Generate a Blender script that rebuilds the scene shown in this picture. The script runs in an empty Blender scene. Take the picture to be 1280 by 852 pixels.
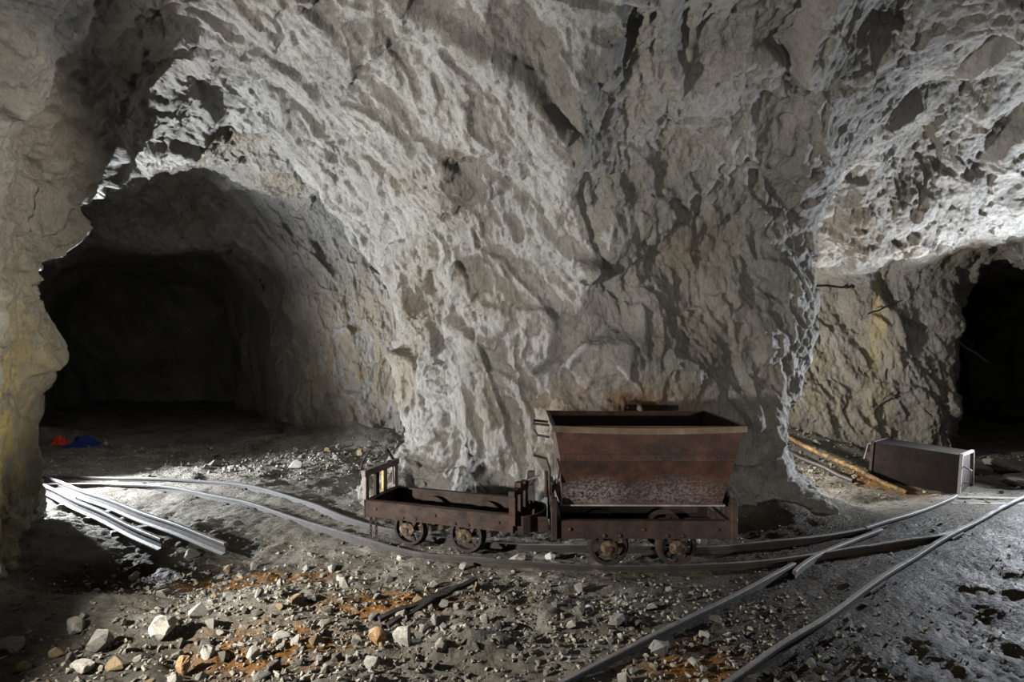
import bpy, bmesh, math, random
import numpy as np
from mathutils import Vector, Matrix
SC = bpy.context.scene
COL = SC.collection
# ---------------------------------------------------------------- camera
cam_d = bpy.data.cameras.new('camera'); cam = bpy.data.objects.new('camera', cam_d); COL.objects.link(cam)
cam.location = (0, 0, 2.0); cam.rotation_euler = (math.pi/2, 0, 0)
cam_d.sensor_width = 36; cam_d.lens = 20.5; cam_d.clip_start = .05
SC.camera = cam
# ---------------------------------------------------------------- world, lamps, exposure
W = bpy.data.worlds.new('mine_dark'); SC.world = W; W.use_nodes = True
W.node_tree.nodes['Background'].inputs[0].default_value = (.5, .55, .62, 1)
W.node_tree.nodes['Background'].inputs[1].default_value = .004
SC.view_settings.view_transform = 'Standard'; SC.view_settings.look = 'None'
SC.view_settings.exposure = 0.0; SC.view_settings.gamma = 1; SC.view_settings.use_curve_mapping = False
def lamp(name, loc, aim, watt, color, cone=None, radius=.05, blend=.5):
    d = bpy.data.lights.new(name, 'SPOT' if cone else 'POINT')
    d.energy = watt; d.color = color; d.shadow_soft_size = radius
    o = bpy.data.objects.new(name, d); COL.objects.link(o); o.location = loc
    if cone:
        d.spot_size = math.radians(cone); d.spot_blend = blend
        o.rotation_euler = (Vector(aim) - Vector(loc)).to_track_quat('-Z', 'Y').to_euler()
    return o
COOL = (.90, .95, 1.0); WARM = (1.0, .90, .72)
lamp('work_lamp_behind_column', (-7.0, 7.85, .85), (-1.4, 6.6, 3.2), 4600, COOL, 135, .05, .5)
lamp('work_lamp_behind_pillar', (2.9, 8.9, .8), (5.2, 7.8, 1.9), 800, (1, .95, .86), 150, .05, .6)
lamp('work_lamp_right_drift', (8.3, 8.2, 1.35), (4.3, 5.6, 3.4), 2900, (.86, .92, 1.0), 135, .05, .6)
lamp('lantern_by_camera', (-3.5, 2.6, 1.25), (1.6, 6.3, 2.5), 1750, (1, .95, .86), 126, .06, .7)
lamp('added_pillar_fill', (2.5, -.1, 1.5), (2.7, 6.5, 2.4), 620, (1, .95, .88), 62, .06, .7)  # unseen fill added to brighten the pillar's right side
lamp('added_column_fill', (3.5, 1.0, 1.9), (-4.3, 3.75, 2.5), 3400, WARM, 31, .08, .5)  # unseen warm spot added to brighten the left column
# ---------------------------------------------------------------- helpers
rng = np.random.default_rng(7); random.seed(7)
def tag(o, label=None, cat=None, group=None, kind=None):
    if label: o['label'] = label
    if cat: o['category'] = cat
    if group: o['group'] = group
    if kind: o['kind'] = kind
    return o
def empty(name, loc, rz=0, rot=None):
    o = bpy.data.objects.new(name, None); COL.objects.link(o); o.empty_display_size = .1
    o.location = loc; o.rotation_euler = rot if rot else (0, 0, rz)
    return o
def link(name, me, mat, parent=None):
    o = bpy.data.objects.new(name, me); COL.objects.link(o)
    if mat and not me.materials: me.materials.append(mat)
    if parent: o.parent = parent
    return o
def np_mesh(name, V, F, mat=None, smooth=False):
    me = bpy.data.meshes.new(name)
    F = np.asarray(F); k = F.shape[1]; V = np.ascontiguousarray(V, np.float32)
    me.vertices.add(len(V)); me.vertices.foreach_set('co', V.ravel())
    me.loops.add(F.size); me.loops.foreach_set('vertex_index', F.ravel().astype(np.int32))
    me.polygons.add(len(F)); me.polygons.foreach_set('loop_start', np.arange(0, F.size, k, dtype=np.int32))
    me.polygons.foreach_set('loop_total', np.full(len(F), k, np.int32))
    me.update(calc_edges=True)
    me.polygons.foreach_set('use_smooth', np.full(len(F), smooth))
    if mat: me.materials.append(mat)
    return me
class MB:
    """collects simple solids, links them as one mesh object"""
    def __init__(s): s.v = []; s.f = []
    def add(s, vs, fs):
        n = len(s.v); s.v += [tuple(v) for v in vs]; s.f += [tuple(i+n for i in f) for f in fs]; return s
    def box(s, x0, x1, y0, y1, z0, z1, M=None):
        vs = [Vector((x, y, z)) for z in (z0, z1) for y in (y0, y1) for x in (x0, x1)]
        if M: vs = [M @ v for v in vs]
        return s.add(vs, [(0,2,3,1),(4,5,7,6),(0,1,5,4),(2,6,7,3),(0,4,6,2),(1,3,7,5)])
    def bar(s, a, b, w, h, up=(0,0,1)):
        a = Vector(a); b = Vector(b); d = (b-a).normalized(); u = Vector(up)
        if abs(d.dot(u)) > .95: u = Vector((0,1,0))
        r = d.cross(u).normalized(); u = r.cross(d)
        vs = [p + r*i*w/2 + u*j*h/2 for p in (a, b) for j in (-1, 1) for i in (-1, 1)]
        return s.add(vs, [(0,1,3,2),(4,6,7,5),(0,4,5,1),(2,3,7,6),(0,2,6,4),(1,5,7,3)])
    def tube(s, pts, r, n=8, cap=True):
        pts = [Vector(p) for p in pts]; R = r if isinstance(r, (list, tuple)) else [r]*len(pts)
        rings = []; ref = None
        for i, p in enumerate(pts):
            d = (pts[min(i+1, len(pts)-1)] - pts[max(i-1, 0)]).normalized()
            if ref is None: ref = Vector((0,0,1)) if abs(d.z) < .9 else Vector((1,0,0))
            a = (ref - d*ref.dot(d)).normalized(); ref = a; b = d.cross(a)
            rings.append([p + (a*math.cos(t) + b*math.sin(t))*R[i] for t in [2*math.pi*k/n for k in range(n)]])
        fs = [(i*n+k, i*n+(k+1) % n, (i+1)*n+(k+1) % n, (i+1)*n+k) for i in range(len(pts)-1) for k in range(n)]
        if cap: fs += [tuple(range(n))[::-1], tuple((len(pts)-1)*n+k for k in range(n))]
        return s.add([v for ring in rings for v in ring], fs)
    def lathe(s, prof, n, M, closed=False):
        """profile (r, h) revolved about the local z of M"""
        m = len(prof)
        vs = [M @ Vector((r*math.cos(2*math.pi*k/n), r*math.sin(2*math.pi*k/n), h)) for k in range(n) for r, h in prof]
        fs = []
        for k in range(n):
            q = (k+1) % n
            for i in range(m if closed else m-1):
                j = (i+1) % m
                fs.append((k*m+i, q*m+i, q*m+j, k*m+j))
        if not closed: fs += [tuple(k*m for k in range(n))[::-1], tuple(k*m+m-1 for k in range(n))]
        return s.add(vs, fs)
    def prism(s, poly, y0, y1, M=None):
        """polygon in (x, z) extruded along y"""
        n = len(poly); vs = [Vector((x, y, z)) for y in (y0, y1) for x, z in poly]
        if M: vs = [M @ v for v in vs]
        return s.add(vs, [tuple(range(n)), tuple(range(2*n-1, n-1, -1))] + [(i, i+n, (i+1) % n+n, (i+1) % n) for i in range(n)])
    def mesh(s, name, mat, smooth=False, bevel=0):
        me = bpy.data.meshes.new(name); me.from_pydata(s.v, [], s.f)
        bm = bmesh.new(); bm.from_mesh(me)
        bmesh.ops.recalc_face_normals(bm, faces=bm.faces)
        if bevel: bmesh.ops.bevel(bm, geom=bm.edges[:], offset=bevel, segments=1, affect='EDGES', clamp_overlap=True)
        bm.to_mesh(me); bm.free()
        if smooth:
            for p in me.polygons: p.use_smooth = True
            try: me.set_sharp_from_angle(angle=math.radians(38))
            except Exception: pass
        me.materials.append(mat)
        return me
    def build(s, name, mat, parent=None, **k): return link(name, s.mesh(name, mat, **k), mat, parent)
def spline(pts, step=.08):
    """Catmull-Rom through points"""
    P = [np.array(p, float) for p in pts]; P = [2*P[0]-P[1]] + P + [2*P[-1]-P[-2]]; out = []
    for i in range(1, len(P)-2):
        n = max(2, int(np.linalg.norm(P[i+1]-P[i])/step))
        for t in np.arange(n)/n:
            a, b, c, d = P[i-1:i+3]
            out.append(.5*(2*b + (c-a)*t + (2*a-5*b+4*c-d)*t*t + (3*b-a-3*c+d)*t**3))
    out.append(P[-2]); return np.array(out)
# vectorised noises
TAB = rng.random((32, 32, 32, 6)).astype(np.float32)
def vnoise(P):
    i = np.floor(P).astype(np.int32); f = (P - i).astype(np.float32); f = f*f*f*(f*(f*6-15)+10)
    r = 0
    for a in (0, 1):
        for b in (0, 1):
            for c in (0, 1):
                w = (f[..., 0] if a else 1-f[..., 0])*(f[..., 1] if b else 1-f[..., 1])*(f[..., 2] if c else 1-f[..., 2])
                r = r + w*TAB[(i[..., 0]+a) & 31, (i[..., 1]+b) & 31, (i[..., 2]+c) & 31, 0]
    return r*2-1
def fbm(P, o=4, g=.5):
    r = 0; a = 1.0
    for k in range(o): r = r + a*vnoise(P*2.0**k + 7.3*k); a *= g
    return r
def facet(P, k=0.):
    """blasted-rock facets: each Voronoi cell is a tilted plane; k > 0 softens the steps between planes"""
    P = P.astype(np.float32); base = np.floor(P - .5).astype(np.int32)
    best = np.full(len(P), 9., np.float32); h = np.zeros(len(P), np.float32); lst = []
    for a in (0, 1):
        for b in (0, 1):
            for c in (0, 1):
                i = base + np.array([a, b, c]); t = TAB[i[:, 0] & 31, i[:, 1] & 31, i[:, 2] & 31]
                d = P - (i + .2 + .6*t[:, :3]); q = (d*d).sum(1); m = q < best
                hh = (d*(t[:, 3:]*2-1)).sum(1) + .5*(t[:, 0]-.5)
                best = np.where(m, q, best)
                if k: lst.append((q, hh))
                else: h = np.where(m, hh, h)
    if k:
        ws = 0
        for q, hh in lst: w = np.exp(-k*(q-best)); h += w*hh; ws = ws+w
        h = h/ws
    return h, np.sqrt(best)
def aniso(P, v, k):
    v = np.array(v, np.float32); v /= np.linalg.norm(v)
    return P - (P @ v)[:, None]*v*(1-k)
# ---------------------------------------------------------------- materials
def material(name, build, rough=.85, metal=0, spec=.4):
    m = bpy.data.materials.new(name); m.use_nodes = True; nt = m.node_tree; b = nt.nodes['Principled BSDF']
    b.inputs['Roughness'].default_value = rough; b.inputs['Metallic'].default_value = metal
    b.inputs['Specular IOR Level'].default_value = spec
    build(NT(nt, b)); return m
class NT:
    def __init__(s, nt, b): s.nt = nt; s.b = b; s.tc = nt.nodes.new('ShaderNodeTexCoord').outputs['Object']
    def n(s, t, **k):
        x = s.nt.nodes.new(t)
        for a, v in k.items(): setattr(x, a, v)
        return x
    def set(s, node, i, v):
        if v is None: return
        if hasattr(v, 'is_output') or isinstance(v, bpy.types.NodeSocket): s.nt.links.new(v, node.inputs[i])
        else: node.inputs[i].default_value = v
    def mapping(s, scale, rot=(0,0,0), loc=(0,0,0)):
        m = s.n('ShaderNodeMapping'); s.set(m, 0, s.tc); m.inputs['Scale'].default_value = scale
        m.inputs['Rotation'].default_value = rot; m.inputs['Location'].default_value = loc; return m.outputs[0]
    def noise(s, scale, detail=6, rough=.6, vec=None, dist=0):
        x = s.n('ShaderNodeTexNoise'); s.set(x, 'Vector', vec or s.tc); s.set(x, 'Scale', scale)
        s.set(x, 'Detail', detail); s.set(x, 'Roughness', rough); s.set(x, 'Distortion', dist); return x.outputs[0]
    def voro(s, scale, vec=None, feature='F1'):
        x = s.n('ShaderNodeTexVoronoi', feature=feature); s.set(x, 'Vector', vec or s.tc); s.set(x, 'Scale', scale); return x.outputs['Distance']
    def ramp(s, fac, stops):
        r = s.n('ShaderNodeValToRGB'); s.set(r, 0, fac); e = r.color_ramp.elements
        while len(e) < len(stops): e.new(.5)
        for el, (p, c) in zip(e, stops): el.position = p; el.color = (*c, 1) if len(c) == 3 else c
        return r.outputs[0]
    def fr(s, fac, a, b):
        r = s.n('ShaderNodeMapRange'); s.set(r, 0, fac); s.set(r, 1, a); s.set(r, 2, b); return r.outputs[0]
    def math(s, op, a, b=None):
        r = s.n('ShaderNodeMath', operation=op); s.set(r, 0, a); s.set(r, 1, b); return r.outputs[0]
    def mix(s, fac, a, b, mode='MIX'):
        r = s.n('ShaderNodeMix', data_type='RGBA', blend_type=mode); s.set(r, 0, fac)
        for i, v in ((6, a), (7, b)):
            s.set(r, i, (*v, 1) if isinstance(v, tuple) and len(v) == 3 else v)
        return r.outputs[2]
    def bump(s, h, strength, dist, prev=None):
        r = s.n('ShaderNodeBump'); s.set(r, 'Height', h); s.set(r, 'Strength', strength); s.set(r, 'Distance', dist)
        if prev: s.set(r, 'Normal', prev)
        return r.outputs[0]
    def blob(s, c, rad):
        """0..1 soft patch about a world point (radii per axis)"""
        v = s.n('ShaderNodeVectorMath', operation='SUBTRACT'); s.set(v, 0, s.tc); v.inputs[1].default_value = c
        d = s.n('ShaderNodeVectorMath', operation='DIVIDE'); s.set(d, 0, v.outputs[0]); d.inputs[1].default_value = rad
        l = s.n('ShaderNodeVectorMath', operation='LENGTH'); s.set(l, 0, d.outputs[0])
        return s.fr(l.outputs['Value'], 1.0, .35)
    def out(s, col=None, rough=None, nor=None):
        if col is not None: s.set(s.b, 'Base Color', col)
        if rough is not None: s.set(s.b, 'Roughness', rough)
        if nor is not None: s.set(s.b, 'Normal', nor)
def m_rock(n, stains=()):
    c = n.ramp(n.noise(.8, 8, .62), [(.30, (.10, .096, .089)), (.45, (.19, .182, .166)), (.62, (.26, .25, .23)), (.75, (.20, .195, .188))])
    c = n.mix(n.fr(n.noise(.45, 5, .6, n.mapping((1, 1, 1), loc=(9, 3, 5))), .52, .72), c, (.15, .125, .09))
    c = n.mix(n.math('MULTIPLY', n.fr(n.noise(9, 6, .7), .54, .75), .6), c, (.06, .058, .055))
    c = n.mix(n.math('MULTIPLY', n.fr(n.noise(3, 6, .7, n.mapping((1, 1, .35), (.5, .6, 0))), .6, .72), .6), c, (.055, .05, .047))
    for ctr, rad, colr, amt in stains:  # real stains, plus patches that carry lamp tint and shade
        k = n.math('MULTIPLY', n.blob(ctr, rad), n.fr(n.noise(5, 5, .65, n.mapping((1, 1, .5))), .38, .55))
        c = n.mix(n.math('MULTIPLY', k, amt), c, colr)
    c = n.mix(n.math('MULTIPLY', n.fr(n.noise(42, 5, .75), .50, .72), .5), c, (.075, .07, .063))
    c = n.mix(n.math('MULTIPLY', n.fr(n.noise(30, 5, .75, n.mapping((1, 1, 1), loc=(4, 8, 1))), .58, .75), .5), c, (.36, .35, .33))
    h1 = n.noise(7, 10, .68, n.mapping((1, 1, .55), (.5, .5, .2)))
    b = n.bump(h1, 1.0, .09)
    b = n.bump(n.voro(16, n.mapping((1, 1, .5), (.6, .5, 0))), .7, .04, b)
    b = n.bump(n.noise(26, 8, .75, n.mapping((1, 1, .6), (-.5, .4, .3))), .9, .03, b)
    b = n.bump(n.noise(80, 5, .7), .6, .010, b)
    n.out(c, n.ramp(n.noise(2.5, 4), [(.35, (.62,)*3), (.65, (.92,)*3)]), b)
YEL = (.46, .34, .11)
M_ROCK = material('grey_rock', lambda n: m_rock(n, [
    ((-4.5, 5.0, .8), (1.3, 1.3, 2.2), (.34, .28, .12), .9),  # yellow tint of warm lamplight painted on the left column
    ((1.2, 6.4, 1.25), (1.3, .9, .45), (.15, .085, .04), .9),  # brown stain behind the hopper, with the hopper's shadow painted in
    ((-3.3, 12.0, 1.6), (2.4, 1.5, 2.4), (.19, .14, .08), .7)]), spec=.35)
M_ROCK_R = material('streaked_rock', lambda n: m_rock(n, [
    ((5.25, 10.3, 2.6), (.16, 1.2, .75), YEL, 1.0), ((5.1, 10.3, 3.1), (.10, 1.0, .4), YEL, 1.0),
    ((6.35, 10.2, 2.3), (.15, 1.2, 1.3), (.42, .35, .19), .9), ((6.4, 10.2, 1.2), (.35, 1.2, 1.6), (.30, .26, .18), .6),
    ((4.5, 10.3, 1.6), (2.6, 1.2, 2.0), (.17, .13, .07), .6)]), spec=.35)
def m_floor(n):
    c = n.ramp(n.noise(1.6, 8, .65), [(.3, (.085, .075, .06)), (.5, (.18, .168, .143)), (.7, (.28, .268, .24))])
    wet = n.blob((4.9, 4.2, 0), (4.3, 3.1, 2)); wet = n.math('MULTIPLY', n.fr(wet, .0, .45), n.fr(n.noise(1.3, 5), .12, .35))
    dark = n.math('MAXIMUM', wet, n.blob((-3.2, 5.1, 0), (1.7, .75, 2)))  # second patch paints the column's shade over the left pit
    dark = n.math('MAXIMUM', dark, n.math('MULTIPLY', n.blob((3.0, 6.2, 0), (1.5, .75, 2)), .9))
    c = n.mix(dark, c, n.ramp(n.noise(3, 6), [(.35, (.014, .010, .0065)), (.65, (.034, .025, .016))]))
    c = n.mix(n.math('MULTIPLY', n.blob((-2.6, 3.6, 0), (2.4, .8, 2)), .6), c, (.05, .045, .038))
    for ctr, rad in (((-1.55, 3.8, 0), (.75, .42, 1)), ((-.9, 4.4, 0), (.8, .35, 1)), ((-2.1, 4.9, 0), (.9, .3, 1)), ((1.1, 3.5, 0), (.6, .45, 1)), ((5.2, 8.3, 0), (.45, 1.3, 1))):
        k = n.math('MULTIPLY', n.blob(ctr, rad), n.fr(n.noise(4.5, 6, .7), .38, .52))
        c = n.mix(k, c, n.ramp(n.noise(9, 5), [(.35, (.08, .032, .006)), (.65, (.27, .125, .034))]))
    b = n.bump(n.noise(12, 10, .75), 1.0, .08)
    b = n.bump(n.voro(34), .7, .025, b)
    b = n.bump(n.noise(70, 6, .7), .8, .015, b)
    n.out(c, n.mix(dark, (.9, .9, .9), n.ramp(n.noise(2.2, 5), [(.3, (.5,)*3), (.7, (.7,)*3)])), b)
M_FLOOR = material('mine_mud', m_floor, spec=.06)
def m_stone(n, a, b):
    c = n.ramp(n.noise(6, 6, .6), [(.35, a), (.65, b)])
    c = n.mix(n.math('MULTIPLY', n.fr(n.noise(16, 6, .7), .48, .7), .7), c, (.06, .053, .043))
    n.out(c, .8, n.bump(n.noise(30, 6, .7), .7, .014))
M_STONE = material('grey_stone', lambda n: m_stone(n, (.11, .105, .095), (.19, .18, .16)))
M_STONE_DARK = material('dark_stone', lambda n: m_stone(n, (.035, .031, .027), (.085, .076, .065)))
M_STONE_PALE = material('pale_loose_stone', lambda n: m_stone(n, (.20, .19, .165), (.31, .295, .265)))
M_STONE_OCHRE = material('ochre_stone', lambda n: m_stone(n, (.12, .075, .034), (.22, .165, .095)))
KINDS = [('dark brown', M_STONE_DARK), ('grey', M_STONE), ('pale', M_STONE_PALE), ('ochre-stained', M_STONE_OCHRE)]
M_PEBBLE = material('pebbles', lambda n: n.out(n.ramp(n.noise(2.2, 2, .9, n.mapping((9, 9, 9))), [(.3, (.05, .044, .034)), (.5, (.14, .128, .105)), (.65, (.25, .235, .20)), (.74, (.22, .14, .055))]), .8, n.bump(n.noise(40, 5), .5, .01)))
M_PALE = material('pale_stone', lambda n: n.out(n.ramp(n.noise(6, 6), [(.35, (.22, .205, .18)), (.65, (.42, .40, .36))]), .8, n.bump(n.noise(25, 6, .7), .7, .015)))
M_ORANGE = material('iron_stained_stone', lambda n: n.out(n.ramp(n.noise(7, 6), [(.35, (.20, .09, .02)), (.55, (.27, .165, .075)), (.7, (.36, .31, .24))]), .75, n.bump(n.noise(25, 6, .7), .7, .015)))
def m_rust(n, dust=(), base=((.008, .006, .0055), (.022, .014, .012), (.050, .026, .018)), dim=0):
    c = n.ramp(n.noise(5, 9, .7), [(.34, base[0]), (.52, base[1]), (.72, base[2])])
    c = n.mix(n.math('MULTIPLY', n.fr(n.noise(1.9, 5, .6, n.mapping((1, 1, 1.6), loc=(3, 1, 2))), .5, .75), .4), c, (.085, .034, .015))
    for ctr, rad, amt in dust:
        k = n.math('MULTIPLY', n.blob(ctr, rad), n.fr(n.noise(38, 5, .75), .42, .60))
        c = n.mix(n.math('MULTIPLY', k, amt), c, (.17, .155, .16))
    c = n.mix(n.math('MULTIPLY', n.fr(n.noise(70, 4, .7), .58, .72), .35), c, (.10, .088, .084))
    if dim: c = n.mix(dim, c, (.008, .0065, .006))  # pulls the whole colour towards near-black
    b = n.bump(n.noise(24, 8, .7), .45, .01); b = n.bump(n.noise(110, 4, .7), .35, .003, b)
    n.out(c, n.ramp(n.noise(12, 4), [(.35, (.58,)*3), (.65, (.85,)*3)]), b)
M_RUST = material('rusty_iron', m_rust, metal=.1, spec=.3)
M_HOP = material('rusty_hopper_sheet', lambda n: m_rust(n, [((-.42, -.32, .60), (.36, .5, .20), 1.0), ((.28, -.32, .60), (.55, .5, .22), .6)], ((.013, .0075, .006), (.032, .0150, .0105), (.066, .028, .0145))), metal=.0, spec=.25)
M_SKIP = material('dark_rust', lambda n: m_rust(n, (), ((.005, .004, .004), (.012, .009, .008), (.028, .016, .012)), .6), metal=0, spec=.08)  # darkened rust; on the bottom plate it paints shade
M_RUST_LIT = material('lit_pale_iron', lambda n: m_rust(n, (), ((.10, .08, .075), (.19, .165, .16), (.27, .245, .24))), metal=.1, spec=.5)  # pale copy of the rust for lit parts, lamplight put into the colour
M_YELLOW = material('old_yellow_paint', lambda n: n.out(n.ramp(n.noise(14, 6), [(.4, (.12, .07, .035)), (.5, (.40, .30, .10)), (.7, (.46, .42, .25))]), .7))
M_HUB = material('ochre_rust', lambda n: n.out(n.ramp(n.noise(30, 6), [(.38, (.015, .011, .008)), (.54, (.075, .048, .026)), (.72, (.19, .15, .10))]), .85, n.bump(n.noise(50, 5), .8, .01)))
def m_rail(n):
    g = n.n('ShaderNodeNewGeometry'); sx = n.n('ShaderNodeSeparateXYZ'); n.set(sx, 0, g.outputs['Normal'])
    sz = n.n('ShaderNodeSeparateXYZ'); n.set(sz, 0, n.tc)
    top = n.math('MULTIPLY', n.math('MULTIPLY', n.fr(sx.outputs[2], .80, .95), n.fr(sz.outputs[2], .07, .08)), n.fr(n.noise(6, 6, .7), .30, .5))
    c = n.ramp(n.noise(8, 8, .7), [(.35, (.008, .0065, .006)), (.55, (.02, .015, .012)), (.75, (.045, .03, .022))])
    n.out(n.mix(top, c, (.34, .33, .34)), n.mix(top, (.7, .7, .7), (.28, .28, .28)), n.bump(n.noise(35, 7, .7), .5, .008))
    n.set(n.b, 'Metallic', n.math('MULTIPLY', top, .75))
M_RAIL = material('worn_rail_steel', m_rail, spec=.5)
M_WOOD = material('old_sleeper_wood', lambda n: n.out(n.ramp(n.noise(3, 8, .65, n.mapping((1.5, 14, 14))), [(.35, (.05, .04, .03)), (.6, (.14, .125, .105)), (.75, (.25, .23, .20))]), .85, n.bump(n.noise(5, 8, .7, n.mapping((1.5, 16, 16))), .7, .012)))
M_OCHRE = material('ochre_coated_pipe', lambda n: n.out(n.ramp(n.noise(9, 7, .7), [(.42, (.025, .017, .009)), (.54, (.13, .075, .022)), (.72, (.21, .16, .085))]), .8, n.bump(n.noise(30, 6), .9, .02)))
M_DARKWOOD = material('black_wet_timber', lambda n: n.out(n.ramp(n.noise(4, 8, .65, n.mapping((2, 14, 14))), [(.35, (.008, .007, .007)), (.65, (.035, .032, .032))]), .5, n.bump(n.noise(6, 8, .7, n.mapping((2, 16, 16))), .7, .01)))
M_RED = material('red_cloth', lambda n: n.out((.40, .03, .014, 1), .8, n.bump(n.noise(12, 4), .4, .02)), spec=.2)
M_BLUE = material('blue_tarpaulin', lambda n: n.out((.008, .022, .12, 1), .45, n.bump(n.noise(12, 4), .5, .02)))
# ---------------------------------------------------------------- cave shell
H = .093
X0, X1, Y0, Y1, Z0, Z1 = -15.5, 15.5, -3.6, 20., -.5, 5.9
gx = np.arange(X0, X1, H, dtype=np.float32); gy = np.arange(Y0, Y1, H, dtype=np.float32); gz = np.arange(Z0, Z1, H, dtype=np.float32)
GX, GY = np.meshgrid(gx, gy, indexing='ij')
def plan(poly):
    """signed distance to the plan polygon, positive in the open"""
    P = np.array(poly, np.float32); d = np.full(GX.shape, 1e9, np.float32); ins = np.zeros(GX.shape, bool)
    for a, b in zip(P, np.roll(P, -1, 0)):
        e = b-a; wx = GX-a[0]; wy = GY-a[1]; t = np.clip((wx*e[0]+wy*e[1])/(e@e), 0, 1)
        d = np.minimum(d, (wx-e[0]*t)**2 + (wy-e[1]*t)**2)
        c = (a[1] <= GY) != (b[1] <= GY)
        with np.errstate(divide='ignore', invalid='ignore'):
            ins ^= c & (GX < a[0] + (GY-a[1])*e[0]/(e[1] if e[1] else 1e-9))
    return np.where(ins, 1, -1)*np.sqrt(d)
def vault(poly, zs, h, R, n, clip=None):
    d = plan(poly); h = np.broadcast_to(h, GX.shape); R = np.broadcast_to(R, GX.shape)
    a = np.maximum((R-d)/R, 0)[..., None]**n
    u = np.maximum((gz[None, None, :]-zs)/(h-zs)[..., None], 0)**n
    f = ((a+u)**(1/n) - 1)*R[..., None]
    if clip is not None: f = np.maximum(f, clip[..., None])
    return f.astype(np.float32)
def smin(a, b, k):
    t = np.clip(.5+.5*(b-a)/k, 0, 1); return b*(1-t)+a*t - k*t*(1-t)
hall_h = 5.15 - .55*np.clip((-GX-1.5)/3, 0, 1)*np.clip((GY-5)/3, 0, 1) + .2*np.clip((GX-3)/4, 0, 1)
HALL = [(-3.4, -3), (13, -3), (13.5, 8.6), (8, 8.8), (4.7, 8.7), (3.8, 7.5), (2.9, 6.8), (.75, 6.3), (-.55, 7.0), (-1.9, 9.0), (-2.2, 13), (-8.5, 13),
        (-9.2, 8.2), (-8.2, 7.0), (-6.0, 6.75), (-5.2, 6.35), (-4.75, 5.85), (-4.4, 5.3), (-4.25, 4.6), (-3.95, 2)]
hall_R = 3.0 - 1.7*np.exp(-(((GX+5.4)/2.3)**2 + ((GY-6.2)/2.4)**2))
lip = (GX*.06 + GY) - 8.75
F = vault(HALL, 1.5, hall_h, hall_R, 2.1, lip)
F = smin(F, vault([(-15, 6.9), (-7.6, 7.0), (-1.7, 8.6), (-1.5, 9.5), (-2.0, 11.6), (-4.4, 12.1), (-15, 12.2)], 2.2, 4.9, 1.1, 2.4), .12)
F = smin(F, vault([(-3.65, 11.0), (-9.9, 10.8), (-15, 19.6), (-9.4, 19.6)], 1.3, 4.2, 1.9, 2.6), .25)
d_h = 4.0 - .06*(GX-4.8) - .36*(GY-8.0)
F = smin(F, vault([(1.5, 8.9), (3.5, 7.3), (4.8, 6.1), (13, 6), (13, 9.2), (7.65, 9.95), (4.0, 10.5), (1.5, 10.9)], 2.2, np.clip(d_h, 2.9, 4.6), .45, 4), .10)
F = smin(F, vault([(7.05, 8.9), (12.6, 7.6), (15.2, 13), (12.2, 18)], 1.6, 3.5, 1.0, 3), .15)
for cx, cy, r0, zt in ((3.05, 7.25, .95, 1.3), (1.9, 6.95, .75, .9), (-1.1, 8.0, .75, .9)):      # spreading foot of the pillar
    F = np.maximum(F, (r0*np.clip(1-gz/zt, 0, 1.2)**1.5)[None, None, :] - np.sqrt((GX-cx)**2+(GY-cy)**2)[..., None]).astype(np.float32)
G3 = np.stack(np.broadcast_arrays(GX[..., None], GY[..., None], gz[None, None, :]), -1)
near = np.abs(F) < .8
Pn = G3[near]
amp = 1 - .55*((Pn[:, 1] > 9.2) & (Pn[:, 0] < -2)) - .65*np.clip((Pn[:, 0]-2.8)/1.0, 0, 1)*np.clip((Pn[:, 1]-6.4)/1.0, 0, 1)
F[near] += amp*(.30*vnoise(Pn*.55+3) + .17*vnoise(Pn*1.15+11) + .07*vnoise(Pn*2.6))
del G3
def surface_nets(F):
    S = F < 0; n = [k-1 for k in F.shape]
    idx = np.full(n, -1, np.int64); c8 = [(a, b, c) for a in (0, 1) for b in (0, 1) for c in (0, 1)]
    sl = lambda a, b, c: (slice(a, a+n[0]), slice(b, b+n[1]), slice(c, c+n[2]))
    cnt = sum(S[sl(*q)].astype(np.int8) for q in c8); act = (cnt > 0) & (cnt < 8)
    I = np.argwhere(act); idx[act] = np.arange(len(I))
    acc = np.zeros((len(I), 3)); num = np.zeros(len(I))
    val = {q: F[I[:, 0]+q[0], I[:, 1]+q[1], I[:, 2]+q[2]] for q in c8}
    for q in c8:
        for ax in range(3):
            if q[ax]: continue
            r = list(q); r[ax] = 1; r = tuple(r); a, b = val[q], val[r]; m = (a < 0) != (b < 0)
            t = np.where(m, a/np.where(m, a-b, 1), 0); p = np.tile(np.array(q, float), (len(I), 1)); p[:, ax] += t
            acc[m] += p[m]; num[m] += 1
    V = (I + acc/num[:, None])*H + np.array([X0, Y0, Z0])
    Q = []
    for ax in range(3):
        b, c = (ax+1) % 3, (ax+2) % 3
        s0 = [slice(None)]*3; s1 = [slice(None)]*3; s0[ax] = slice(0, -1); s1[ax] = slice(1, None)
        s0, s1 = tuple(s0), tuple(s1); ch = np.argwhere(S[s0] != S[s1])
        ch = ch[(ch[:, b] > 0) & (ch[:, c] > 0) & (ch[:, b] < n[b]) & (ch[:, c] < n[c])]
        flip = S[tuple(ch.T)]
        def at(i, j):
            k = ch.copy(); k[:, b] -= i; k[:, c] -= j; return idx[tuple(k.T)]
        q = np.stack([at(0, 0), at(1, 0), at(1, 1), at(0, 1)], 1)
        q[~flip] = q[~flip][:, ::-1]; Q.append(q[:, ::-1])
    return V, np.concatenate(Q)
V, Q = surface_nets(F); del F
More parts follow.
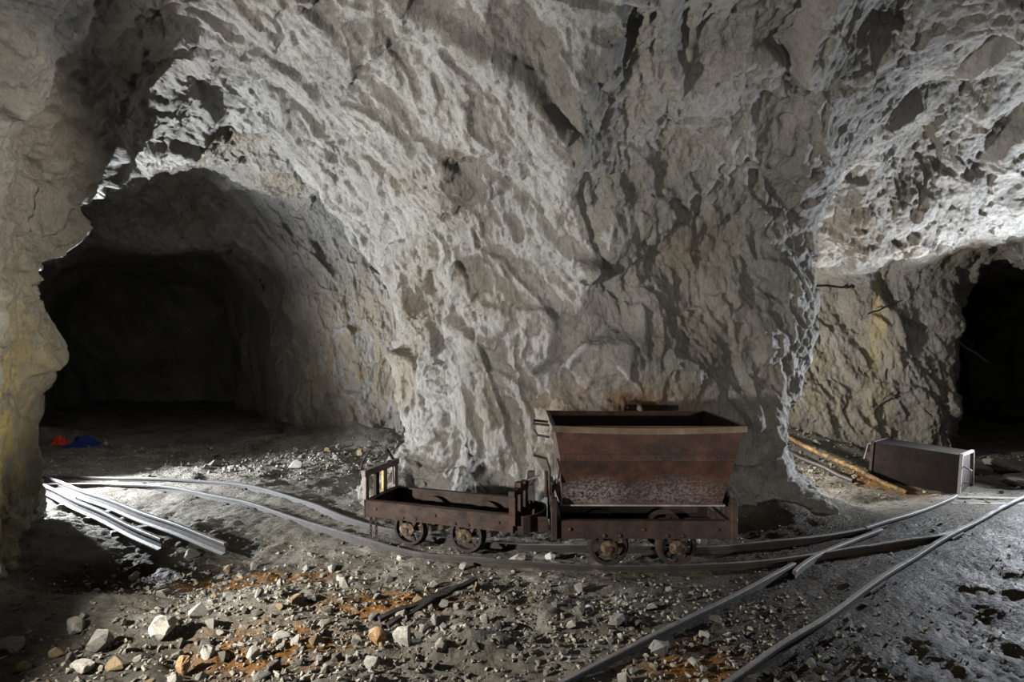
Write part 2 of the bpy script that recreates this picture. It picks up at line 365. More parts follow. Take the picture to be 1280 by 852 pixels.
def subdiv(V, Q):
    n = len(V); E = np.stack([Q, np.roll(Q, -1, 1)], 2).reshape(-1, 2); key = np.sort(E, 1)
    u, inv = np.unique(key[:, 0]*n + key[:, 1], return_inverse=True); inv = inv.reshape(-1, 4)
    mid = (V[u//n] + V[u % n])/2; cen = V[Q].mean(1)
    VV = np.concatenate([V, mid, cen]); e = n+inv; c = n+len(u)+np.arange(len(Q))
    QQ = np.concatenate([np.stack([Q[:, i], e[:, i], c, e[:, i-1]], 1) for i in range(4)]); return VV, QQ
def compact(V, Q):
    u, inv = np.unique(Q, return_inverse=True); return V[u], inv.reshape(Q.shape)
def smooth(V, Q, it):
    for _ in range(it):
        A = np.zeros_like(V); N = np.zeros(len(V))
        for i in range(4):
            for j in (1, 3):
                np.add.at(A, Q[:, i], V[Q[:, (i+j) % 4]]); np.add.at(N, Q[:, i], 1)
        V = .5*V + .5*A/np.maximum(N, 1)[:, None]
    return V
def normals(V, Q):
    fn = np.cross(V[Q[:, 2]]-V[Q[:, 0]], V[Q[:, 3]]-V[Q[:, 1]]); N = np.zeros_like(V)
    for i in range(4):
        for k in range(3): N[:, k] += np.bincount(Q[:, i], fn[:, k], len(V))
    return N/np.maximum(np.linalg.norm(N, axis=1), 1e-9)[:, None]
V = smooth(V, Q, 2)
C = V[Q].mean(1)
vis = (C[:, 1] > 2.2) & (C[:, 1] < 13.5) & (np.abs(C[:, 0]) < 1.05*C[:, 1]+.6) & (C[:, 2] < 2.7+.72*C[:, 1]) & (C[:, 2] > -.3)
def displace(V, Q, fine):
    N = normals(V, Q); P = V.astype(np.float32)
    wob = np.stack([vnoise(P*1.3+k*5.1) for k in range(3)], 1)*.22
    A = aniso(P+wob, (.55, .25, -.78), .38)
    h, f1 = facet(A*1.15+2.7, 26); d = .19*h
    d += .05*(1-np.abs(vnoise(A*1.1+4))*2)
    if fine:
        h, f1 = facet(A*2.9+9.1, 50); d += .075*h + .03*f1
        B = aniso(P+wob*.6, (.35, .3, -.85), .36)
        h, f1 = facet(B*6.8+1.3, 120); d += .040*h
        h, f1 = facet(B*14.+1.3); d += .014*h
        d += .018*fbm(P*8, 3, .6)
    return V + N*d[:, None]
VF, QF = compact(V, Q[vis]); VC, QC = compact(V, Q[~vis])
for k in range(2): VF, QF = subdiv(VF, QF); VF = smooth(VF, QF, 1)
VF = displace(VF, QF, True); VC = displace(VC, QC, False)
def shell(V, Q, fine):
    N = normals(V, Q); C = V[Q].mean(1); x, y, z = C.T
    wob = .12*np.sin(3*x)+.1*np.cos(4*y)
    ceil = z+wob > 3.7
    left = ~ceil & ((x < -3.2) & (y < 6.4))
    back_left = ~ceil & ~left & (x < -1.5) & (y > 6.4) & ~((y < 9.4) & (x > -3.2))
    right = ~ceil & (((x > 1.3) & (y > 8.0)) | (x > 4.4))
    pillar = ~ceil & ~left & ~back_left & ~right
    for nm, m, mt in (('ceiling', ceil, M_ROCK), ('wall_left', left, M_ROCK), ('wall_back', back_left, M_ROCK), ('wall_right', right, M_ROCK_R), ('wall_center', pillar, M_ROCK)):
        if not m.any(): continue
        u, inv = np.unique(Q[m], return_inverse=True)
        me = np_mesh(nm, V[u], inv.reshape(-1, 4), mt, True)
        me.normals_split_custom_set_from_vertices(N[u].tolist())
        yield nm, me
LAB = {'ceiling': 'rough blasted grey rock vault over the mine junction', 'wall_left': 'rough yellowish grey rock column beside the rusty floor and stub rails',
       'wall_back': 'brownish rock wall around the black left tunnel mouth', 'wall_right': 'rock wall with yellow mineral streaks behind the fallen skip',
       'wall_center': 'massive grey rock pillar behind the two mine wagons'}
parts = {}
for nm, me in shell(VF, QF, True):
    o = link(nm, me, None); tag(o, LAB[nm], 'rock wall' if nm != 'ceiling' else 'rock ceiling', kind='structure'); parts[nm] = o
for nm, me in shell(VC, QC, False):
    o = link(nm+'_outer', me, None, parts.get(nm)); tag(o, kind='structure')
# ---------------------------------------------------------------- floor
def bell(x, y, cx, cy, rx, ry): return np.exp(-(((x-cx)/rx)**2 + ((y-cy)/ry)**2))
RAILS = {
 'near': [(-6.5, 7.72), (-5.9, 7.78), (-5.3, 7.80), (-4.47, 7.62), (-3.45, 7.10), (-2.84, 6.69), (-1.65, 5.78), (-1.03, 5.37), (-.57, 5.17), (.34, 5.0), (1.22, 4.94), (1.88, 5.0), (2.63, 5.2), (3.3, 5.42)],
 'far': [(-7.2, 8.26), (-6.4, 8.26), (-5.48, 8.15), (-4.19, 7.98), (-3.24, 7.56), (-2.46, 6.95), (-1.75, 6.28), (-.94, 5.74), (-.15, 5.52), (.37, 5.45), (1.33, 5.40), (2.02, 5.44), (2.84, 5.65), (3.6, 5.95)],
 'blade': [(3.3, 5.42), (3.75, 5.58), (4.15, 5.72), (4.45, 5.87)],
 'left': [(-.6, 2.5), (.26, 3.26), (.94, 3.80), (1.52, 4.27), (2.13, 4.76), (2.42, 5.0)],
 'left2': [(2.34, 4.83), (2.42, 4.92), (2.75, 5.22), (3.3, 5.63), (3.75, 5.92)],
 'left3': [(3.62, 5.97), (4.35, 6.42), (5.25, 7.02), (5.5, 7.22)],
 'right': [(-.02, 2.3), (1.18, 3.25), (1.72, 3.69), (2.17, 4.04), (2.75, 4.52), (3.42, 5.06), (4.36, 5.78), (5.80, 6.82), (6.9, 7.6)],
 'stub_p': [(-6.15, 7.62), (-4.6, 6.45), (-3.26, 5.43)], 'stub_q': [(-6.45, 8.05), (-4.5, 6.68), (-2.62, 5.34)]}
SP = {k: spline([(x, y, 0) for x, y in v], .06)[:, :2] for k, v in RAILS.items()}
ALLR = np.concatenate([SP[k] for k in SP if not k.startswith('stub')])
def ground(x, y, detail=True):
    x = np.asarray(x, float); y = np.asarray(y, float); sh = x.shape
    P = np.stack([x.ravel(), y.ravel(), np.zeros(x.size)], 1).astype(np.float32)
    z = (.05*vnoise(P*.7) + .045*vnoise(P*1.6+4))*(1-.65*np.clip((P[:, 0]-2.5)/1.5, 0, 1))
    dm = np.full(len(P), 9., np.float32)
    for k in range(0, len(ALLR), 2): dm = np.minimum(dm, (P[:, 0]-ALLR[k, 0])**2+(P[:, 1]-ALLR[k, 1])**2)
    dm = np.sqrt(dm); calm = np.clip((dm-.12)/.5, 0, 1)
    z = z*(.12+.88*calm)
    xx, yy = P[:, 0], P[:, 1]
    z += -.16*bell(xx, yy, -3.3, 5.35, 1.2, .55) + .10*bell(xx, yy, -3.2, 4.35, 1.4, .3)
    z += .14*bell(xx, yy, -.25, 3.75, .45, .16) + .07*bell(xx, yy, .1, 4.2, .7, .25)
    z += .55*bell(xx, yy, 4.3, 10.4, 1.7, .7) + .18*bell(xx, yy, 9.2, 8.9, 1.4, .6)
    z += .28*bell(xx, yy, -3.0, 11.9, 1.4, .6) + .25*bell(xx, yy, -9.4, 11.4, 1.2, .6)
    z += .22*bell(xx, yy, -4.4, 4.6, .5, .5) + .16*bell(xx, yy, 2.6, 6.65, 1.0, .25) + .30*bell(xx, yy, 3.45, 7.15, .4, .35)
    z += .05*np.clip(xx-4.5, 0, 3)*np.exp(-((yy-4.6)/1.6)**2)
    z += .04*(1-calm)
    if detail:
        wob = np.stack([vnoise(P*2+k*3.3) for k in range(3)], 1)*.12
        r = (.030*fbm(P*3.2+1, 5, .62))
        h, f1 = facet(P*np.array([7, 7, 1.])+wob*6); r += .014*h
        h, f1 = facet(P*np.array([15, 15, 1.])+wob*6); r += .014*h + .022*(.4-f1)
        mud = np.clip((xx-1.6)/.8, 0, 1); groove = .011*np.sin(9*(xx*.62+yy)+3*vnoise(P*1.4))
        z += r*(.45+.55*calm)*(1-.35*mud) + groove*mud*calm
    return z.reshape(sh)
ys = [1.2]
while ys[-1] < 15: ys.append(ys[-1] + (.023 if ys[-1] < 6 else .023*(ys[-1]/6)**1.6))
ys = np.array([-3.5, -2.5, -1.5, -.5, .5]+ys+[16, 18, 20.])
us = np.linspace(-1, 1, 540); xs = np.sign(us)*(.62*np.abs(us)+.38*np.abs(us)**3)*13.5
GXf, GYf = np.meshgrid(xs, ys, indexing='ij')
ZF = ground(GXf, GYf)
nx, ny = GXf.shape; I = np.arange(nx*ny).reshape(nx, ny)
QG = np.stack([I[:-1, :-1], I[1:, :-1], I[1:, 1:], I[:-1, 1:]], -1).reshape(-1, 4)
VG = np.stack([GXf, GYf, ZF], -1).reshape(-1, 3)
flo = link('floor', np_mesh('floor', VG, QG, M_FLOOR, True), None)
tag(flo, 'uneven muddy mine floor with rust orange stains and scattered gravel', 'ground', kind='structure')
def gz_at(x, y): return float(ground(np.array([x]), np.array([y]))[0])
# ---------------------------------------------------------------- rails and sleepers
PROF = [(-.036, 0), (.036, 0), (.036, .010), (.007, .020), (.007, .078), (.018, .084), (.018, .104), (.013, .110), (-.013, .110), (-.018, .104), (-.018, .084), (-.007, .078), (-.007, .020), (-.036, .010)]
def rail_mesh(pts, zs):
    vs = []; fs = []; n = len(PROF); m = len(pts)
    for i, p in enumerate(pts):
        d = pts[min(i+1, m-1)] - pts[max(i-1, 0)]; d = d/np.linalg.norm(d); r = np.array([d[1], -d[0]])
        for a, b in PROF: vs.append((p[0]+r[0]*a, p[1]+r[1]*a, zs[i]+b))
    for i in range(m-1):
        for k in range(n): fs.append((i*n+k, i*n+(k+1) % n, (i+1)*n+(k+1) % n, (i+1)*n+k))
    fs += [tuple(range(n))[::-1], tuple((m-1)*n+k for k in range(n))]
    b = MB(); b.add(vs, fs); return b
def add_rail(key, parent, z=-.012, label=None, zend=None):
    p = SP[key]; t = np.linspace(0, 1, len(p)); zz = z + (0 if zend is None else (zend-z)*t) + 0*t
    zz = zz + .006*np.sin(np.arange(len(p))*.23)
    o = rail_mesh(p, zz).build('rail', M_RAIL, parent)
    if label: tag(o, label)
    return o
SLP = MB().box(-.42, .42, -.065, .065, -.09, 0).mesh('sleeper', M_WOOD, bevel=.012)
SPIKE = MB().box(-.012, .012, -.012, .012, -.03, .03).box(-.022, .016, -.016, .016, .022, .036).mesh('spike', M_RUST)
def sleepers(ka, kb, parent, step, z, skip=()):
    a = SP[ka]; s = np.r_[0, np.cumsum(np.linalg.norm(np.diff(a, axis=0), axis=1))]; k = 0
    for q in np.arange(.15, s[-1], step):
        k += 1
        if k in skip: continue
        p = np.array([np.interp(q, s, a[:, 0]), np.interp(q, s, a[:, 1])])
        b = SP[kb]; j = np.argmin(((b-p)**2).sum(1))
        if np.linalg.norm(b[j]-p) > .75: continue
        c = (p+b[j])/2; d = b[j]-p
        o = link('sleeper', SLP, None, parent); o.location = (c[0], c[1], z+random.uniform(-.012, .006))
        o.rotation_euler = (random.uniform(-.03, .03), random.uniform(-.02, .02), math.atan2(d[1], d[0])+random.uniform(-.06, .06))
        for e in (p, b[j]):
            u = d/np.linalg.norm(d)
            for sg in (-1, 1):
                sp = link('spike', SPIKE, None, parent); sp.location = (e[0]+u[0]*.052*sg, e[1]+u[1]*.052*sg, .006); sp.rotation_euler = (0, 0, math.atan2(d[1], d[0])+(math.pi if sg > 0 else 0))
def fishplate(parent, key, i):
    p = SP[key]; a, b = p[i-2], p[i+2]; d = (b-a)/np.linalg.norm(b-a); r = np.array([d[1], -d[0]])
    for sg in (-1, 1):
        m = MB(); c = p[i]+r*.020*sg
        m.bar((c[0]-d[0]*.16, c[1]-d[1]*.16, .035), (c[0]+d[0]*.16, c[1]+d[1]*.16, .035), .014, .05)
        for q in (-.11, -.04, .04, .11): m.tube([(c[0]+d[0]*q, c[1]+d[1]*q, .036), (c[0]+d[0]*q+r[0]*.022*sg, c[1]+d[1]*q+r[1]*.022*sg, .036)], .013, 6)
        m.build('fishplate', M_RUST, parent)
tr = empty('rail_track', (0, 0, 0)); tag(tr, 'curved narrow-gauge track carrying both wagons past the rock pillar', 'rail track')
for k in ('near', 'far', 'blade'): add_rail(k, tr)
sleepers('near', 'far', tr, .62, .004); fishplate(tr, 'near', 60); fishplate(tr, 'far', 58); fishplate(tr, 'near', 160)
tr2 = empty('rail_track', (0, 0, 0)); tag(tr2, 'straight shiny track running past the fallen skip on the muddy ground', 'rail track')
for k in ('left', 'left2', 'left3', 'right'): add_rail(k, tr2)
sleepers('left', 'right', tr2, .7, -.045); sleepers('left3', 'right', tr2, .6, -.035); fishplate(tr2, 'right', 60); fishplate(tr2, 'right', 92); fishplate(tr2, 'left3', 4)
for a, b in (((5.30, 7.05, .02), (6.25, 6.98, .03)), ((5.55, 7.3, .03), (6.5, 7.2, .03))):
    MB().bar(a, b, .11, .05).build('cross_plank', M_WOOD, tr2, bevel=.008)
tr3 = empty('rail_track', (0, 0, 0)); tag(tr3, 'pair of broken-off stub rails lying loose beside the left rock column', 'rail track')
add_rail('stub_p', tr3, .03, None, .05); add_rail('stub_q', tr3, .03, None, .05)
for t in (.25, .5, .72):
    a = SP['stub_p'][int(t*len(SP['stub_p']))]; b = SP['stub_q'][int(t*.93*len(SP['stub_q']))]
    d = (b-a); MB().bar((*(a-d*.3), .02), (*(b+d*.3), .02), .10, .05).build('sleeper', M_WOOD, tr3, bevel=.01)
# ---------------------------------------------------------------- mine wagons
RT = .096      # rail top
def wheel(parent, x, y, out):
    """out = -1: outer face towards -y"""
    M = Matrix.Translation((x, y, .1575)) @ Matrix.Rotation(math.pi/2*(1 if out < 0 else -1), 4, 'X')
    m = MB(); m.lathe([(.131, -.028), (.131, .030), (.154, .030), (.158, -.010), (.178, -.018), (.178, -.030)], 28, M, True)
    for k in range(5):
        a = 2*math.pi*k/5+.3*x; 
        m.bar(M @ Vector((.03*math.cos(a), .03*math.sin(a), 0)), M @ Vector((.137*math.cos(a+.12), .137*math.sin(a+.12), 0)), .022, .034, M.to_3x3() @ Vector((-math.sin(a), math.cos(a), 0)))
    w = m.build('wheel', M_RUST, parent, smooth=True)
    h = MB().lathe([(.0, -.05), (.052, -.045), (.058, .03), (.045, .055), (.02, .062), (0, .062)], 14, M).build('hub', M_RUST, w, smooth=True)
    return w
def chassis(root):
    L, Wd = .745, .30
    for s in (-1, 1):
        m = MB(); y = s*Wd      # channel section, flanges inwards
        m.box(-L, L, y-.006, y+.006, .235, .385)
        m.box(-L, L, min(y, y-s*.055), max(y, y-s*.055), .373, .387); m.box(-L, L, min(y, y-s*.055), max(y, y-s*.055), .235, .247)
        sb = m.build('side_beam', M_RUST, root, bevel=.002)
        for q in (-.62, -.33, -.2, 0, .2, .33, .62):
            M = Matrix.Translation((q, y+s*.006, .262 if abs(q) in (.33, .2) else .315)) @ Matrix.Rotation(-s*math.pi/2, 4, 'X')
            MB().lathe([(.017, -.002), (.015, .008), (.007, .013)], 8, M).build('rivet', M_RUST, sb)
    for s in (-1, 1):
        MB().box(s*L-.007, s*L+.007, -.31, .31, .225, .392).box(min(s*L, s*(L-.05)), max(s*L, s*(L-.05)), -.3, .3, .376, .39).build('end_beam', M_RUST, root, bevel=.002)
    MB().box(-L+.02, L-.02, -.205, .205, .240, .248).build('bottom_plate', M_SKIP, root)  # near-black colour paints the shade inside the frame
    for x in (-.29, .29):
        MB().tube([(x, -.34, .1575), (x, .34, .1575)], .024, 10).build('axle', M_RUST, root, smooth=True)
        for s in (-1, 1):
            wheel(root, x, s*.245, s)
            m = MB(); m.prism([(x-.075, .24), (x+.075, .24), (x+.05, .12), (x+.025, .10), (x-.025, .10), (x-.05, .12)], s*.285, s*.325)
            M = Matrix.Translation((x, s*.30, .160)) @ Matrix.Rotation(math.pi/2 if s < 0 else -math.pi/2, 4, 'X')
            b = MB(); b.lathe([(.060, -.01), (.062, .012), (.050, .024), (.03, .027)], 12, M @ Matrix.Scale(1.25, 4, (1, 0, 0)))
            b.build('axle_box', M_HUB, root, smooth=True)
            MB().bar((x-.075, s*.29, .235), (x-.035, s*.29, .15), .012, .03).bar((x+.075, s*.29, .235), (x+.035, s*.29, .15), .012, .03).build('axle_guard', M_RUST, root)
    return root
def sheet(poly, ring):
    """closed quad strip helper: ring of outer verts"""
    return ring
def hopper(parent, name='hopper', mat=None, length=.765, taper=.085, half=.50, bot=.23, z0=.50, zf=.95, zt=1.215, t=.012):
    """V tipping bucket: flat bottom, sloped sides up to a fold, steeper above, closed ends leaning out"""
    mat = mat or M_HOP
    lev = [(bot, length-taper, z0), (half-.045, length-.045, zf), (half, length, zt)]
    vs = []; fs = []
    for off in (0, t):
        for w, l, z in lev:
            w -= off; l -= off; z = z+off if z == z0 else z
            vs += [(-l, -w, z), (l, -w, z), (l, w, z), (-l, w, z)]
    for i in range(2):
        for k in range(4):
            j = (k+1) % 4
            fs.append((i*4+k, i*4+j, i*4+4+j, i*4+4+k)); fs.append((12+i*4+j, 12+i*4+k, 16+i*4+k, 16+i*4+j))
    fs += [(3, 2, 1, 0), (12, 13, 14, 15)] + [(8+k, 8+(k+1) % 4, 20+(k+1) % 4, 20+k) for k in range(4)]
    b = MB().add(vs, fs).build(name, mat, parent)
    return b, lev
def rim_bar(parent, length, half, zt, sag=.02):
    m = MB(); N = 12
    for s in (-1, 1):
        pts = [(-length-.02+(2*length+.04)*k/N, s*(half+.012), zt-.02-sag*math.sin(math.pi*k/N)*(1 if s < 0 else .3)) for k in range(N+1)]
        for a, c in zip(pts, pts[1:]): m.bar(a, c, .028, .05)
        m.bar((s*(length+.010), -half, zt-.018), (s*(length+.010), half, zt-.018), .026, .045)
    return m.build('rim', M_RUST_DUST, parent)
M_RUST_DUST = material('dusty_rim', lambda n: m_rust(n, (), ((.03, .021, .013), (.075, .053, .034), (.13, .10, .066))), metal=.1)
# --- tipping wagon
tw = empty('tipping_wagon', (1.115, 5.225, RT), rz=-.01)
tag(tw, 'rusty tipping mine wagon with its V-shaped hopper still mounted', 'mine wagon')
chassis(tw)
hp, lev = hopper(tw)
rim_bar(hp, .765, .50, 1.215)
MB().bar((-.722, -.462, .95), (.722, -.462, .95), .012, .055).build('seam_strip', M_HOP, hp, bevel=.003)
MB().bar((-.70, -.240, .505), (.70, -.240, .505), .05, .012).build('bottom_flange', M_RUST_LIT, hp)
for q in np.linspace(-.68, .68, 12):
    M = Matrix.Translation((q, -.469, .952)) @ Matrix.Rotation(math.pi/2, 4, 'X')
    MB().lathe([(.007, -.001), (.006, .002), (.003, .003)], 8, M).build('rivet', M_HOP, hp)
MB().tube([(-.80, -.36, 1.20), (-.93, -.36, 1.215), (-.93, -.16, 1.215), (-.80, -.16, 1.20)], .011, 6).build('grab_handle', M_RUST, hp)
MB().tube([(-.80, -.42, 1.11), (-.90, -.40, 1.125), (-.93, -.38, 1.17)], .010, 6).build('grab_handle', M_RUST, hp)
for s in (-1, 1):
    m = MB(); x = s*.755                               # standing end plate carrying the rocker
    My = Matrix(((0, 1, 0, x), (1, 0, 0, 0), (0, 0, 1, 0), (0, 0, 0, 1)))
    m.prism([(-.31, .225), (.31, .225), (.31, .40), (.13, .66), (-.13, .66), (-.31, .40)], -.012, .012, My)
    m.build('end_stand', M_RUST, tw)
    for yy in (-.30, .30): MB().box(x-.025, x+.025, yy-.03, yy+.03, .225, .58).box(x-.030, x+.030, yy-.035, yy+.035, .50, .54).build('stand_post', M_RUST, tw, bevel=.004)
    MB().prism([(.60, .50), (.70, .50), (.74, .60), (.69, .70), (.63, .60)], -.12, .12, Matrix.Scale(s, 4, (1, 0, 0))).build('rocker', M_RUST_LIT, tw)
MB().tube([(-.79, -.25, .58), (-.79, -.25, .80), (-.82, -.25, .90), (-.93, -.25, .93)], .011, 6).tube([(-.82, -.20, .56), (-.82, -.20, .78)], .016, 6).build('latch_lever', M_RUST, tw)
MB().tube([(-.735, -.40, .93), (-.715, -.39, .85), (-.735, -.37, .72)], .010, 6).build('safety_hook', M_RUST, tw)
for k in range(2): MB().bar((-.805, -.31+.1*k, .34), (-.89, -.31+.1*k, .34), .02, .10).build('coupling_plate', M_RUST, tw)
# --- bare chassis
fw = empty('wagon_chassis', (-.60, 5.60, RT), rz=-.335)
tag(fw, 'bare rusty mine wagon chassis without hopper, with chain and end frames', 'mine wagon')
chassis(fw)
for y, nm in ((-.27, 0), (-.09, 1), (.06, 2), (.27, 0)):      # left end frame
    MB().box(-.77, -.735, y-.03, y+.03, .385, .62).build('end_post', M_YELLOW if nm == 2 else M_RUST_LIT if nm == 0 else M_RUST, fw, bevel=.003)
MB().bar((-.755, -.32, .64), (-.755, .32, .64), .05, .06).build('cross_bar', M_RUST_LIT, fw, bevel=.004)
pts = [(-.74, .05+.17*k/8, .62+.06*math.sin(math.pi*k/8)-.20*(k in (0, 8))) for k in range(9)]
MB().tube(pts, .007, 6).build('wire_loop', M_RUST, fw)
MB().tube([(-.78, -.33, .62), (-.82, -.24, .72), (-.80, -.12, .84)], .010, 6).build('bent_hook', M_RUST, fw)
MB().tube([(-.77, .27, .66), (-.78, .18, .76), (-.77, .12, .80)], .016, 6).build('bent_hook', M_RUST, fw)
for y, h in ((-.28, .60), (-.13, .64), (.02, .62), (.24, .66)):
    MB().box(.715, .775, y-.035, y+.035, .30, h).build('end_post', M_RUST, fw, bevel=.003)
MB().bar((.745, -.33, .575), (.745, .33, .575), .06, .05).build('cross_bar', M_RUST, fw, bevel=.004)
MB().tube([(.745, .10, .60), (.80, .34, .60)], .012, 6).build('bent_rod', M_RUST_LIT, fw)
m = MB(); N = 10
arc = [(.775+.17*math.sin(math.pi*k/N), -.26*math.cos(math.pi*k/N)) for k in range(N+1)]
for a, c in zip(arc, arc[1:]): m.bar((*a, .30), (*c, .30), .02, .15)
m.build('buffer', M_RUST, fw)
for x in (-.70, -.64):
    ch = []
    for k in range(6):
        ch.append(k); m = MB(); zc = .225-.035*k
        a = [(x+(.012*math.cos(t) if k % 2 else 0), -.27+(0 if k % 2 else .012*math.cos(t)), zc+.024*math.sin(t)) for t in [2*math.pi*i/8 for i in range(9)]]
        m.tube(a, .005, 5, False).build('chain_link', M_RUST, fw)
# ---------------------------------------------------------------- fallen skip, slabs, pipes, rods
def wall_hit(o, d):
    bpy.context.view_layer.update(); ok, loc, *_ = SC.ray_cast(bpy.context.evaluated_depsgraph_get(), Vector(o), Vector(d).normalized())
    return loc if ok else Vector(o)
fs = empty('fallen_skip', (5.74, 8.21, gz_at(5.74, 8.21)-.05), rot=(math.radians(-3), math.radians(2), math.radians(-50)))
tag(fs, 'rusty brown skip bucket lying overturned beside the straight track', 'mine skip')
b = MB(); L = .52
prof = [(-.34, .0), (-.30, .54), (.26, .56), (.34, .02)]           # open side down
for a, c in zip(prof, prof[1:]):
    b.add([(-L, a[0], a[1]), (L, a[0], a[1]), (L, c[0], c[1]), (-L, c[0], c[1]), (-L, a[0]*.96, a[1]-.012), (L, a[0]*.96, a[1]-.012), (L, c[0]*.96, c[1]-.012), (-L, c[0]*.96, c[1]-.012)],
          [(0,1,2,3),(7,6,5,4),(0,4,5,1),(2,6,7,3),(0,3,7,4),(1,5,6,2)])
b.build('skip_body', M_SKIP, fs)
for s in (-1, 1):
    MB().prism([(-.33, .02), (-.29, .53), (.25, .55), (.33, .03)], -.008, .008, Matrix(((0, 1, 0, s*(L-.02)), (1, 0, 0, 0), (0, 0, 1, 0), (0, 0, 0, 1)))).build('end_plate', M_RUST, fs)
    m = MB()
    for a, c in zip(prof, prof[1:]): m.bar((s*L, a[0], a[1]), (s*L, c[0], c[1]), .035, .03)
    m.build('flange', M_RUST_LIT if s > 0 else M_RUST, fs)
MB().tube([(L+.02, -.28, .40), (L+.11, -.28, .36), (L+.10, -.27, .20), (L+.02, -.28, .18)], .012, 6).build('handle', M_RUST_LIT, fs)
MB().tube([(-L+.02, -.29, .53), (-L-.06, -.30, .50), (-L-.08, -.30, .38), (-L-.10, -.30, .28)], .010, 6).build('bent_wire', M_RUST_LIT, fs)
def lump(seed, n=18, sub=0, squash=.7):
    r = np.random.default_rng(seed); P = r.normal(size=(n, 3)); P /= np.linalg.norm(P, axis=1)[:, None]
    P *= (.75+.35*r.random((n, 1)))*np.array([1, .8, squash])
    bm = bmesh.new()
    for p in P: bm.verts.new(p)
    h = bmesh.ops.convex_hull(bm, input=bm.verts)
    bmesh.ops.delete(bm, geom=[v for v in bm.verts if not v.link_faces], context='VERTS')
    bmesh.ops.bevel(bm, geom=bm.edges[:], offset=.05, segments=1, affect='EDGES', clamp_overlap=True)
    if sub:
        bmesh.ops.triangulate(bm, faces=bm.faces[:]); bmesh.ops.subdivide_edges(bm, edges=bm.edges[:], cuts=sub, use_grid_fill=True)
        for v in bm.verts:
            c = np.array([v.co], np.float32)
            v.co *= 1+.10*float(fbm(c*3+seed, 3)[0])
    me = bpy.data.meshes.new('stone'); bm.to_mesh(me); bm.free(); return me
def rock(name, seed, loc, size, mat, label, cat='rock', rz=0, sink=.25, sub=2, squash=.6, tilt=(0, 0), group=None):
    me = lump(seed, 20, sub, squash); me.materials.append(mat)
    o = link(name, me, None); z = gz_at(loc[0], loc[1])
    zz = min(v.co.z for v in me.vertices)
    o.location = (loc[0], loc[1], z - zz*size*(1-sink)); o.scale = (size,)*3; o.rotation_euler = (tilt[0], tilt[1], rz)
    return tag(o, label, cat, group)
def slab(loc, size, rz, label, seed, tilt=0):
    return rock('rock_slab', seed, loc, size, M_STONE, label, 'rock', rz, .2, 2, .32, (0, tilt))
slab((7.45, 8.65), .50, .1, 'flat grey rock slab tilted at the dark right tunnel mouth', 21, .12)
slab((6.85, 8.75), .36, .7, 'rounded brown boulder between the fallen skip and tilted slab', 33)
slab((7.05, 8.0), .40, .3, 'dark low boulder at the end of the straight track', 45)
def pole(name, a, b, r, mat, label, cat, n=8, extra=None):
    pts = [Vector(a).lerp(Vector(b), k/6) + Vector((0, 0, .012*math.sin(k*2.1))) for k in range(7)]
    m = MB().tube(pts, r, n); 
    if extra: extra(m)
    return tag(m.build(name, mat, None, smooth=True), label, cat)
pole('pipe', (4.55, 10.0, gz_at(4.55, 10.0)+.03), (5.12, 7.55, gz_at(5.12, 7.55)+.01), .032, M_OCHRE, 'long ochre-coated pipe lying on the ground behind the pillar', 'pipe')
pole('pipe', (4.42, 9.7, gz_at(4.42, 9.7)+.07), (4.86, 8.3, gz_at(4.86, 8.3)+.03), .035, M_DARKWOOD, 'shorter dark pipe lying alongside the ochre pipe', 'pipe')
def collar(m):
    for x in (3.72, 4.24, 4.31): m.tube([(x, 7.42, 2.69), (x+.03, 7.42, 2.69)], .032, 8)
    m.tube([(3.66, 7.42, 2.69), (3.67, 7.42, 2.58)], .010, 6)
pole('rock_bolt', (3.30, 7.45, 2.71), (4.36, 7.42, 2.69), .016, M_DARKWOOD, 'long dark steel bar sticking out of the pillar', 'steel bar', extra=collar)
pole('rock_bolt', (3.30, 7.30, 1.98), (3.56, 7.20, 1.95), .022, M_DARKWOOD, 'short dark bolt stub in the pillar edge below the long bar', 'steel bar')
a = wall_hit((9.2, 10.6, 2.0), (-1, 0, 0))
pole('lath', a+Vector((-.02, 0, .02)), (a.x+.5, 10.5, 1.62), .016, M_WOOD, 'short pale stick on the wall of the dark right tunnel', 'stick')
a = wall_hit((6.1, 7, 2.46), (0, 1, 0)); b = wall_hit((6.62, 7, 2.66), (0, 1, 0)); b.y = min(max(b.y, a.y-.3), a.y+.3)
a.y = b.y = min(a.y, b.y)-.07
pole('rod', a, b, .014, M_DARKWOOD, 'thin slanting rod on the yellow-streaked wall', 'rod')
pole('timber', (-.93, 4.08, gz_at(-.93, 4.08)+.06), (-.28, 4.56, gz_at(-.28, 4.56)+.09), .026, M_DARKWOOD, 'longer black timber pole among the rust-stained stones', 'timber', 6)
pole('timber', (-.86, 4.03, gz_at(-.86, 4.03)+.05), (-.42, 4.40, gz_at(-.42, 4.40)+.08), .024, M_DARKWOOD, 'shorter black timber pole against the longer one', 'timber', 6)
